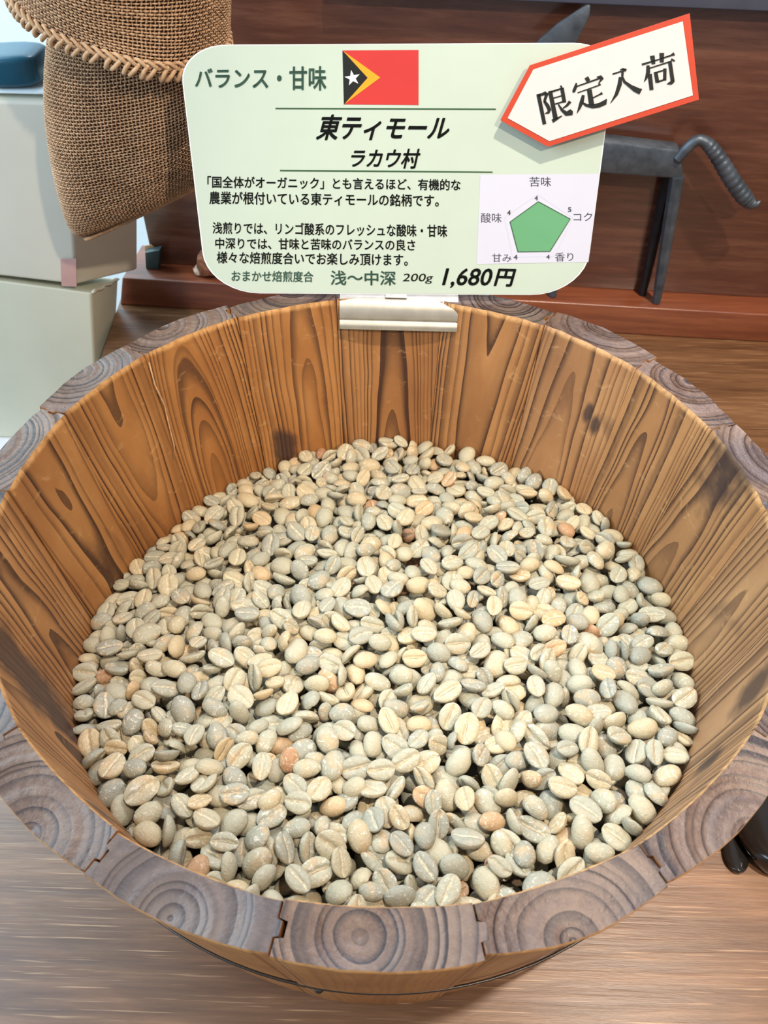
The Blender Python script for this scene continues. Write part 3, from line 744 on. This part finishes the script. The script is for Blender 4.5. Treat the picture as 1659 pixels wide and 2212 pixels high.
strokes('brushed_character', [[(187, 450, 36), (246, 735, 34)], [(180, 466, 26), (225, 452, 26), (262, 440, 36)], [(274, 438, 30), (250, 500, 26), (247, 530, 24)], [(246, 520, 24), (275, 560, 34), (292, 600, 34), (282, 625, 26), (250, 634, 6)],
    [(298, 420, 36), (352, 690, 44)], [(300, 432, 18), (400, 400, 16)], [(400, 392, 40), (414, 385, 44)], [(410, 392, 34), (434, 530, 34)], [(330, 488, 11), (412, 465, 12)], [(345, 545, 12), (428, 520, 16)], [(320, 705, 36), (350, 690, 26), (412, 655, 8)], [(488, 520, 30), (455, 560, 22), (418, 585, 10)], [(375, 545, 10), (410, 600, 26), (450, 635, 44), (500, 620, 60), (512, 612, 6)]])
strokes('brushed_character', [[(640, 292, 40), (662, 330, 34)], [(546, 345, 12), (540, 380, 30), (522, 424, 30), (518, 436, 8)], [(550, 378, 12), (770, 300, 16)], [(740, 288, 8), (775, 290, 36), (792, 300, 28), (755, 350, 8)], [(558, 438, 10), (752, 370, 12), (772, 355, 26)], [(668, 408, 44), (692, 560, 48)], [(700, 487, 12), (765, 455, 14), (790, 440, 26)], [(612, 460, 26), (598, 520, 38), (578, 575, 28), (552, 632, 4)], [(592, 525, 10), (640, 556, 28), (700, 566, 40), (760, 556, 42), (815, 530, 46), (832, 498, 8)]])
strokes('brushed_character', [[(888, 262, 14), (970, 236, 14)], [(960, 222, 10), (985, 214, 20), (1018, 226, 26)], [(1000, 215, 30), (982, 240, 24), (980, 290, 20), (1000, 335, 26), (1060, 380, 34), (1100, 405, 50), (1140, 425, 58), (1165, 402, 6)], [(962, 290, 30), (955, 360, 40), (925, 450, 32), (868, 538, 4)]])
strokes('brushed_character', [[(1165, 172, 20), (1320, 125, 12), (1440, 85, 16), (1470, 70, 34)], [(1262, 88, 44), (1275, 168, 34)], [(1352, 62, 44), (1352, 152, 36)], [(1232, 208, 12), (1445, 140, 14)], [(1440, 120, 20), (1475, 140, 14)], [(1222, 180, 30), (1224, 245, 38), (1205, 300, 22), (1186, 335, 5)], [(1238, 260, 40), (1256, 412, 36)], [(1293, 240, 34), (1312, 342, 36)], [(1290, 250, 14), (1370, 225, 14)], [(1382, 208, 30), (1380, 322, 30)], [(1310, 338, 16), (1385, 310, 16)], [(1428, 140, 34), (1455, 330, 36)], [(1468, 325, 20), (1440, 345, 36), (1402, 356, 8)]])

# ------------------------------------------------------------------ display stand (ledge + gloss panel + rail)
LA = np.array([-1.484, 2.306]); LD = np.array([1.99, 2.10]) - LA; LD /= np.linalg.norm(LD); LN = np.array([-LD[1], LD[0]])
LN3 = np.array([LN[0], LN[1], 0.0]); LZ = -0.705
def lp(s_, off, z): p = LA + LD * s_ + LN * off; return (p[0], p[1], z)
def on_panel(px, off): return at_plane(px, (LA[0] + LN[0] * off, LA[1] + LN[1] * off, 0), LN3)
def s_of(p): return float(np.dot(np.array(p[:2]) - LA, LD))
stand = empty('display_stand', lp(1.7, 0.1, -0.87), 'dark reddish-brown display stand with low ledge and glossy back panel behind the card', 'display stand')
def slab(name, s0, s1, o0, o1, z0, z1, mat, parent, bev=0.0008, ds0=0.0):
    return hexa(name, [lp(s0 + ds0, o0, z0), lp(s1, o0, z0), lp(s1, o1, z0), lp(s0 + ds0, o1, z0), lp(s0, o0, z1), lp(s1, o0, z1), lp(s1, o1, z1), lp(s0, o1, z1)], mat, parent, bev)
slab('ledge', 0.055, 4.7, 0.0, 0.36, -0.87, LZ, M_LEDGE, stand, 0.0012, -0.05)
sL = s_of(on_panel((316, 500), 0.165))
slab('back_panel', sL, 4.7, 0.165, 0.30, LZ, 1.55, M_PANEL, stand, 0.0008)
slab('top_rail', 1.2, 4.7, 0.09, 0.165, 0.605, 0.76, M_RAIL, stand, 0.001)

# ------------------------------------------------------------------ iron animal figure on the ledge
def ip(px, off): return on_panel(px, off)
goat = empty('iron_figurine', tuple(ip((1300, 645), 0.08) * np.array([1, 1, 0]) + np.array([0, 0, LZ])), 'forged iron long-legged animal figurine with ribbed tail, standing on the reddish ledge', 'figurine')
def plate(name, pxs, off, th, mat, bev=0.0008, parent=None):
    P = [ip(p, off) for p in pxs]; n = len(P); V = [tuple(p) for p in P] + [tuple(p + LN3 * th) for p in P]
    o = mesh_obj(name, V, [tuple(range(n)), tuple(range(2 * n - 1, n - 1, -1))] + [(i, (i + 1) % n, n + (i + 1) % n, n + i) for i in range(n)], mat, parent or goat)
    return finish(o, bev, 2)
plate('body', [(1150, 292), (1300, 303), (1400, 315), (1472, 324), (1474, 350), (1478, 388), (1445, 387), (1300, 376), (1150, 366)], 0.035, 0.10, M_IRON, 0.0025)
def foot(px, off):  # drop to the ledge top
    p = ip(px, off); return np.array([p[0], p[1], LZ])
def leg(top, bot, off_t, off_b, w0, w1, mat):
    a = ip(top, off_t); b = ip(bot, off_b); b = np.array([b[0], b[1], LZ + 0.004])
    pts = [a, a + (b - a) * 0.35 + LN3 * 0.004, a + (b - a) * 0.7, b + (a - b) * 0.03, b]
    V, F = sweep(pts, [w0, w0 * 0.92, (w0 + w1) / 2, w1, w1 * 0.95], 8); return finish(mesh_obj('leg', V, F, mat, goat), 0)
leg((1463, 380), (1417, 656), 0.06, 0.05, 0.034, 0.022, M_IRON)
leg((1445, 380), (1388, 634), 0.115, 0.125, 0.030, 0.021, M_IRON2)
leg((1232, 370), (1193, 641), 0.06, 0.06, 0.034, 0.022, M_IRON)
leg((1215, 370), (1165, 622), 0.115, 0.125, 0.030, 0.021, M_IRON2)
tail_px = [(1462, 345), (1482, 322), (1504, 304), (1522, 306), (1545, 330), (1570, 370), (1596, 410), (1618, 436), (1632, 441), (1643, 434)]
tp = smooth_path([ip(p, 0.045) for p in tail_px], 14); nt = len(tp)
rad = []
for i in range(nt):
    u = i / (nt - 1); base = 0.024 if u < 0.3 else 0.024 + 0.011 * math.sin(min(1, (u - 0.3) / 0.35) * math.pi / 2)
    if u > 0.72: base *= max(0.18, 1 - (u - 0.72) / 0.28 * 0.85)
    if 0.36 < u < 0.93: base *= 1 + 0.22 * (abs(math.sin((u - 0.36) * math.pi * 30)) ** 0.5 - 0.6)
    rad.append(base)
V, F = sweep(tp, rad, 12); mesh_obj('tail', V, F, M_IRON, goat, True)
V, F = sweep(smooth_path([ip((1215, 330), 0.08), ip((1190, 230), 0.07), ip((1196, 170), 0.06), ip((1212, 135), 0.05)], 6), list(np.linspace(0.05, 0.030, 19)), 10); mesh_obj('neck', V, F, M_IRON, goat, True)
V, F = sweep(smooth_path([ip((1235, 142), 0.05), ip((1190, 150), 0.05), ip((1150, 185), 0.05)], 6), list(np.linspace(0.045, 0.022, 13)), 10); mesh_obj('head', V, F, M_IRON, goat, True)
plate('horn', [(1150, 103), (1168, 84), (1205, 52), (1248, 24), (1270, 11), (1276, 12), (1274, 34), (1262, 58), (1240, 104)], 0.03, 0.022, M_IRON, 0.0012)

# ------------------------------------------------------------------ small things at the left of the ledge
rr = random.Random(3)
def rock(name, p, r, mat, parent=None, sq=(1, 1, 1), seed=1):
    bm = bmesh.new(); bmesh.ops.create_icosphere(bm, subdivisions=2, radius=1.0); q = random.Random(seed)
    for v in bm.verts:
        k = 1 + q.uniform(-0.28, 0.22); v.co = Vector((v.co.x * sq[0], v.co.y * sq[1], v.co.z * sq[2])) * k
        v.co.z = max(v.co.z, -0.62)
    V = [tuple(np.array(p) + np.array(v.co) * r) for v in bm.verts]; F = [tuple(v.index for v in f.verts) for f in bm.faces]; bm.free()
    return mesh_obj(name, V, F, mat, parent)
pb = at_z((445, 592), LZ); mb = empty('mineral_lump', (pb[0], pb[1], LZ), 'small rough rust-brown mineral lump with pale crystal foot, beside the lower left card edge', 'rock')
rock('stone', (pb[0] + 0.045, pb[1] - 0.005, LZ + 0.06), 0.085, M_ROCK, mb, (1, 0.7, 1.15), 4)
rock('crystal', (pb[0] - 0.022, pb[1] - 0.005, LZ + 0.027), 0.042, M_ROCK2, mb, (1.1, 0.8, 0.9), 7)
# dark teal wedge coloured as a piece of shade, and a paper scrap against the panel's end
a, b, c, d = [np.array(on_panel(p, 0.10)) for p in ((313, 546), (345, 540), (338, 562), (313, 572))]
def wedge(name, pts, th, mat, label, cat):
    V = [tuple(p) for p in pts] + [tuple(p + LN3 * th) for p in pts]; n = len(pts)
    o = mesh_obj(name, V, [tuple(range(n)), tuple(range(2 * n - 1, n - 1, -1))] + [(i, (i + 1) % n, n + (i + 1) % n, n + i) for i in range(n)], mat); finish(o, 0.0005); return tag(o, label, cat)
zb = LZ + 0.0015
w = [np.array([a[0], a[1], a[2]]), np.array([b[0], b[1], b[2]]), np.array([c[0], c[1], zb]), np.array([d[0], d[1], zb])]
wedge('shade_wedge', w, 0.05, simple('shade_teal', (0.03, 0.06, 0.07), 0.4), 'small piece of shade modelled as a dark teal wedge, left end of the ledge by the boxes', 'wedge')
w = [np.array(on_panel(p, 0.153)) for p in ((312, 531), (327, 529), (341, 541), (313, 545))]
wedge('paper_scrap', w, 0.008, M_KRAFT, 'tiny tan paper scrap poking out above the dark teal shade wedge', 'paper')

# ------------------------------------------------------------------ cream boxes at the left
by = 1.9
lowt = at_y((198, 633), by); lowl = at_y((0, 606), by); lowt_b = np.array([-1.64, by, -1.49])
far = at_y((256, 602), 2.27); 
z_l = lowt[2] + (lowl[2] - lowt[2]) / (lowl[0] - lowt[0]) * (-2.9 - lowt[0])
stool = empty('low_stand', (-2.4, 2.3, FZ), 'low white stand under the two cream boxes at left', 'stand')
v, f = box_vf(-3.4, -1.62, 1.62, 3.0, -1.62, -1.505); finish(mesh_obj('stand_top', v, f, M_WHITE, stool), 0.001)
for sx in (-3.3, -1.75):
    for sy in (1.7, 2.9):
        v, f = box_vf(sx - .06, sx + .06, sy - .06, sy + .06, FZ, -1.62); finish(mesh_obj('leg', v, f, M_WHITE, stool), 0)
lb = empty('cardboard_box', (-2.3, 2.2, -1.5), 'cream cardboard box standing on the low white stand, lower of the two', 'box')
BL0 = [(-2.95, by, -1.5), tuple(lowt_b + np.array([0, 0, -0.01])), (-1.66, 2.27, -1.5), (-2.95, 2.27, -1.5)]
TL0 = [(-2.95, by, z_l), tuple(lowt), (far[0], 2.27, far[2]), (-2.95, 2.27, z_l + far[2] - lowt[2])]
hexa('carton', BL0 + TL0, M_BOX, lb, 0.0022)
V, F = sweep([tuple(lowt + (far - lowt) * q + np.array([0.004, 0, 0.002 + 0.004 * math.sin(q * 17)])) for q in np.linspace(0.02, 0.98, 12)], [0.007 + 0.003 * math.sin(i * 2.1) for i in range(12)], 6); mesh_obj('torn_edge', V, F, M_BOX2, lb, True)
ub = empty('cardboard_box', (-2.2, 2.2, -0.5), 'taller cream cardboard box with pink tape corner, stacked on the lower box', 'box')
u_b = at_y((166, 618), by + 0.01) + np.array([0, 0, 0.008]); u_t = np.array([-1.335, by + 0.01, 0.30]); ufb = at_y((298, 583), 2.27); uf1 = at_y((298, 487), 2.27); uft = ufb + (uf1 - ufb) * (0.305 - ufb[2]) / (uf1[2] - ufb[2])
ufb[2] = max(ufb[2], far[2] + 0.035); 
ul_b = at_y((0, 600), by + 0.01); zlb = u_b[2] + (ul_b[2] - u_b[2]) / (ul_b[0] - u_b[0]) * (-2.8 - u_b[0]) + 0.03
BL1 = [(-2.85, by + 0.01, zlb), tuple(u_b), tuple(ufb), (-2.85, 2.27, zlb + ufb[2] - u_b[2])]
A_ = np.array(TL0[0]); B_ = np.array(TL0[1]); C_ = np.array(TL0[2]); n_ = np.cross(B_ - A_, C_ - A_)
pz = lambda p: A_[2] - (n_[0] * (p[0] - A_[0]) + n_[1] * (p[1] - A_[1])) / n_[2]
print('box gaps', [round(float(p[2] - pz(p)), 4) for p in BL1], [round(float(p[2] - pz(p)), 4) for p in TL0])
BL1 = [(p[0], p[1], max(p[2], pz(p) + 0.004)) for p in BL1]
TL1 = [(-2.75, by + 0.01, 0.318), tuple(u_t), tuple(uft), (-2.75, 2.27, 0.32)]
hexa('carton', BL1 + TL1, M_BOX2, ub, 0.0022)
tpx = [at_y(p, by - 0.004) for p in ((131, 560), (164.5, 560), (165.5, 619), (133, 618))]
V = [tuple(p) for p in tpx] + [tuple(p + np.array([0, 0.006, 0])) for p in tpx]
finish(mesh_obj('pink_tape', V, [(0, 1, 2, 3), (7, 6, 5, 4), (0, 4, 5, 1), (1, 5, 6, 2), (2, 6, 7, 3), (3, 7, 4, 0)], M_PINK, ub), 0)
V, F = box_vf(-2.70, -1.36, by + 0.035, 2.25, 0.322, 0.332)
o = mesh_obj('glare_board', V, F, M_BOARD); finish(o, 0.0008); tag(o, 'added cyan-white board for the overexposed glare on top of the upper cream box', 'board')  # added sheet, its colour imitates the blown-out light above the box
# teal case on the board
tcx = at_y((30, 190), 2.05)
bm = bmesh.new(); bmesh.ops.create_cube(bm, size=1.0); bmesh.ops.bevel(bm, geom=list(bm.edges), offset=0.24, segments=6, profile=0.6, affect='EDGES')
hx = 0.42
V = [(-1.44 - hx + (v.co.x) * 2 * hx, 2.06 + v.co.y * 0.24, 0.3335 + (v.co.z + 0.5) * (0.060 + 0.070 * (v.co.x + 0.5))) for v in bm.verts]; F = [tuple(v.index for v in f.verts) for f in bm.faces]; bm.free()
o = mesh_obj('teal_case', V, F, M_TEAL, None, True); tag(o, 'glossy dark teal rounded case on the white board at the left edge', 'case')

# ------------------------------------------------------------------ burlap sack: folded cuff over a pouch, real woven threads
SY = 1.55
sack = empty('burlap_sack', (-1.0, SY, -0.15), 'brown burlap sack with folded stitched cuff hanging at upper left', 'sack')
def edge_fn(pts):
    P = [at_y(p, SY) for p in pts]; Q = smooth_path(P, 12); Q = np.array(Q)
    L = np.concatenate([[0], np.cumsum(np.linalg.norm(np.diff(Q, axis=0), axis=1))]); L /= L[-1]
    return lambda v: np.stack([np.interp(v, L, Q[:, k]) for k in range(3)], -1)
def tube_surface(Lf, Rf, depth, rn=0.02, seed=0):
    ph = np.random.default_rng(seed).uniform(0, 6.28, 8)
    def f(u, v):
        a = 2 * math.pi * u; Lp, Rp = Lf(v), Rf(v); C = (Lp + Rp) / 2; Hh = (Rp - Lp) / 2
        dep = depth(v)
        wob = 1 + 0.035 * np.sin(3 * a + ph[0] + 3 * v) + 0.025 * np.sin(5 * a + ph[1] - 5 * v)
        p = C + Hh * np.cos(a)[:, None]
        nd = np.sin(a) * dep * wob
        p = p + np.stack([0 * nd, -nd, -0.15 * nd], -1)
        return p
    return f
def weave(name, f, nu, nv, h, rw, mat, v0=0.0, v1=1.0, vgeom=None):
    """over-under threads on the surface f(u,v)"""
    def pts(u, v):
        e = 1e-3; p = f(u, v); du = f(u + e, v) - p; dv = f(u, np.clip(v + e, 0, 1.001)) - p
        n = np.cross(du, dv); n /= np.linalg.norm(n, axis=1)[:, None] + 1e-12
        return p, n
    V = []; F = []; base = 0
    def ribbon(P, N, w):
        nonlocal base
        m = len(P); T = np.gradient(P, axis=0); T /= np.linalg.norm(T, axis=1)[:, None] + 1e-12
        B = np.cross(T, N)
        q = np.stack([P + B * w, P + N * w * 0.75, P - B * w, P - N * w * 0.75], 1).reshape(-1, 3); V.append(q)
        i = np.arange(m - 1)[:, None] * 4; k = np.arange(4)[None]; k2 = (k + 1) % 4
        F.append(np.stack([i + k, i + k2, i + 4 + k2, i + 4 + k], -1).reshape(-1, 4) + base); base += 4 * m
    rg = np.random.default_rng(4)
    for j in range(nv):                                   # weft rings
        v = v0 + (v1 - v0) * (j + 0.5) / nv; u = np.arange(nu * 2 + 1) / (nu * 2.0)
        vv = np.full(len(u), v) + 0.10 / nv * np.sin(u * 40 + j)
        P, N = pts(u, vv); s_ = np.sin(math.pi * (u * nu + 0.5 + j)) ; P = P + N * (s_ * h)[:, None]
        ribbon(P, N, rw * rg.uniform(0.75, 1.2))
    for i in range(nu):                                   # warp
        u0 = (i + 0.0) / nu; v = v0 + (v1 - v0) * (np.arange(nv * 2 + 1) / (nv * 2.0))
        P, N = pts(np.full(len(v), u0) + 0.0006 * np.sin(v * 60 + i), v)
        s_ = -np.sin(math.pi * (i + 0.5 + (v - v0) / (v1 - v0) * nv - 0.5)); P = P + N * (s_ * h)[:, None]
        ribbon(P, N, rw * rg.uniform(0.75, 1.2))
    V = np.concatenate(V); F = np.concatenate(F)
    bl = np.array(world_loc(sack)); me = bpy.data.meshes.new(name)
    co = V * S + np.array(O) - bl
    me.vertices.add(len(co)); me.vertices.foreach_set('co', co.astype(np.float32).ravel())
    me.loops.add(len(F) * 4); me.loops.foreach_set('vertex_index', F.astype(np.int32).ravel())
    me.polygons.add(len(F)); me.polygons.foreach_set('loop_start', np.arange(0, len(F) * 4, 4, dtype=np.int32))
    me.update(calc_edges=True); me.shade_smooth(); me.materials.append(mat)
    o = bpy.data.objects.new(name, me); COL.objects.link(o); o.parent = sack; o['kind'] = 'stuff'
    return o
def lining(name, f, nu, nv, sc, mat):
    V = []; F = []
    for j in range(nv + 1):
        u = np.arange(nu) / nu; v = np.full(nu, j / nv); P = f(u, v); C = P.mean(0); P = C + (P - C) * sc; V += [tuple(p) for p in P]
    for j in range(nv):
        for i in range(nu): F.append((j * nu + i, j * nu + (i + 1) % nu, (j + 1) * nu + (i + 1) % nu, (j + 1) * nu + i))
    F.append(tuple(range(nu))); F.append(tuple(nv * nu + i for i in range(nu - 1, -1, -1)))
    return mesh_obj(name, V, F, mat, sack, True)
pouch = tube_surface(edge_fn([(125, -40), (106, 90), (100, 200), (108, 300), (126, 400), (152, 488), (186, 516)]), edge_fn([(430, -60), (455, 60), (470, 160), (474, 240), (468, 310), (456, 365), (440, 395)]), lambda v: 0.22 * np.sqrt(np.clip(1.0 - np.abs(2 * v * 0.5 + 0.02) ** 3.2, 0.004, 1)) * (0.80 + 0.2 * v), seed=1)
weave('pouch_weave', pouch, 140, 74, 0.0046, 0.0031, M_JUTE)
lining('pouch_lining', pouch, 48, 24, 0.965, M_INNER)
cuff = tube_surface(edge_fn([(10, -260), (14, -140), (24, -36)]), edge_fn([(500, -230), (496, -60), (492, 112)]), lambda v: 0.27 + 0.03 * v, seed=2)
weave('cuff_weave', cuff, 160, 38, 0.0048, 0.0034, M_JUTE, 0.08, 0.985)
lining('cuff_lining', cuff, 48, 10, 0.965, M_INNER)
# hem: twisted cord plus slanting overcast stitches
uu = np.arange(241) / 240.0; hemP = cuff(uu, np.full(241, 0.955)); hemC = hemP.mean(0)
out = (hemP - hemC); out[:, 2] = 0; out /= np.linalg.norm(out, axis=1)[:, None] + 1e-9
for k in range(2):
    ph = uu * 2 * math.pi * 34 + k * math.pi; P = hemP + out * (0.004 + 0.006 * np.cos(ph))[:, None] + np.array([0, 0, 1.0]) * (0.012 + 0.010 * np.sin(ph))[:, None]
    V, F = sweep(list(P), [0.0062] * 241, 6, cap=False); mesh_obj('hem_cord', V, F, M_JUTE2, sack, True)
hb = cuff(uu, np.full(241, 1.0))
NST = 76
for k in range(NST):
    i = int(k * 240 / NST); i2 = (i + 3 + k % 2) % 241; j = (i + 2) % 241
    p0 = hemP[i] + out[i] * 0.006 + np.array([0, 0, 0.012]); p1 = hemP[j] * 0.45 + hb[j] * 0.55 + out[j] * 0.010; p2 = hb[i2] + out[i2] * 0.003 + np.array([0, 0, -0.012]); p3 = hb[i2] - out[i2] * 0.015 + np.array([0, 0, -0.004])
    V, F = sweep(smooth_path([p0, p1, p2, p3], 4), [0.0055, 0.0065, 0.007, 0.0072, 0.0075, 0.0075, 0.0075, 0.007, 0.007, 0.0065, 0.006, 0.006, 0.005], 6); mesh_obj('stitch', V, F, M_JUTE2, sack, True)
# seam closing the pouch and the neck cord going up out of view
pv = pouch(np.arange(49) / 96.0, np.full(49, 1.0)); V, F = sweep(list(pv), [0.010] * 49, 6); mesh_obj('bottom_seam', V, F, M_JUTE, sack, True)
V, F = sweep(smooth_path([(-0.78, SY, 1.0), (-0.78, SY + 0.12, 1.35), (-0.77, 2.30, 1.58), (-0.77, 2.46, 1.570)], 8), [0.016] * 25, 8); mesh_obj('cord', V, F, M_JUTE2, sack, True)

# ------------------------------------------------------------------ black metal tongs tucked against the right side of the bucket
tg = empty('tongs', (1.25, -0.45, -0.87), 'black glossy metal tongs lying on the table against the right side of the bucket', 'tongs')
def paddle(name, tip, back, w, hz, z0):
    t = np.array([tip[0], tip[1], 0.0]); b = np.array([back[0], back[1], 0.0]); d = t - b; L = np.linalg.norm(d); d /= L; s_ = np.array([-d[1], d[0], 0]); nu, nv_ = 20, 12; V = []; F = []
    k0 = 1 - 1.5 * w / L
    for i in range(nu + 1):
        q = k0 * i / 8 if i <= 8 else k0 + (1 - k0) * math.sin((i - 8) / (nu - 8) * math.pi / 2)
        ww = w * math.sqrt(max(0.0, 1 - ((q - k0) / (1 - k0)) ** 2)) if q > k0 else w * (0.6 + 0.4 * math.sin(q / k0 * math.pi / 2))
        for j in range(nv_):
            a_ = 2 * math.pi * j / nv_; V.append(tuple(b + d * L * q + s_ * ww * math.cos(a_) + np.array([0, 0, z0 + hz + hz * math.sin(a_) * (1.0 if ww > 0.2 * w else ww / (0.2 * w))])))
    for i in range(nu):
        for j in range(nv_): F.append((i * nv_ + j, i * nv_ + (j + 1) % nv_, (i + 1) * nv_ + (j + 1) % nv_, (i + 1) * nv_ + j))
    F.append(tuple(range(nv_))); F.append(tuple(nu * nv_ + j for j in range(nv_ - 1, -1, -1)))
    mesh_obj(name, V, F, M_SCOOP, tg, True)
t1 = at_z((1591, 1890), -0.87); t2 = at_z((1640, 1880), -0.82)
paddle('tong_arm', (t1[0], t1[1]), (1.20, 0.35), 0.036, 0.012, -0.868)
paddle('tong_arm', (t2[0] + 0.05, t2[1] - 0.005), (1.30, 0.40), 0.11, 0.05, -0.868)
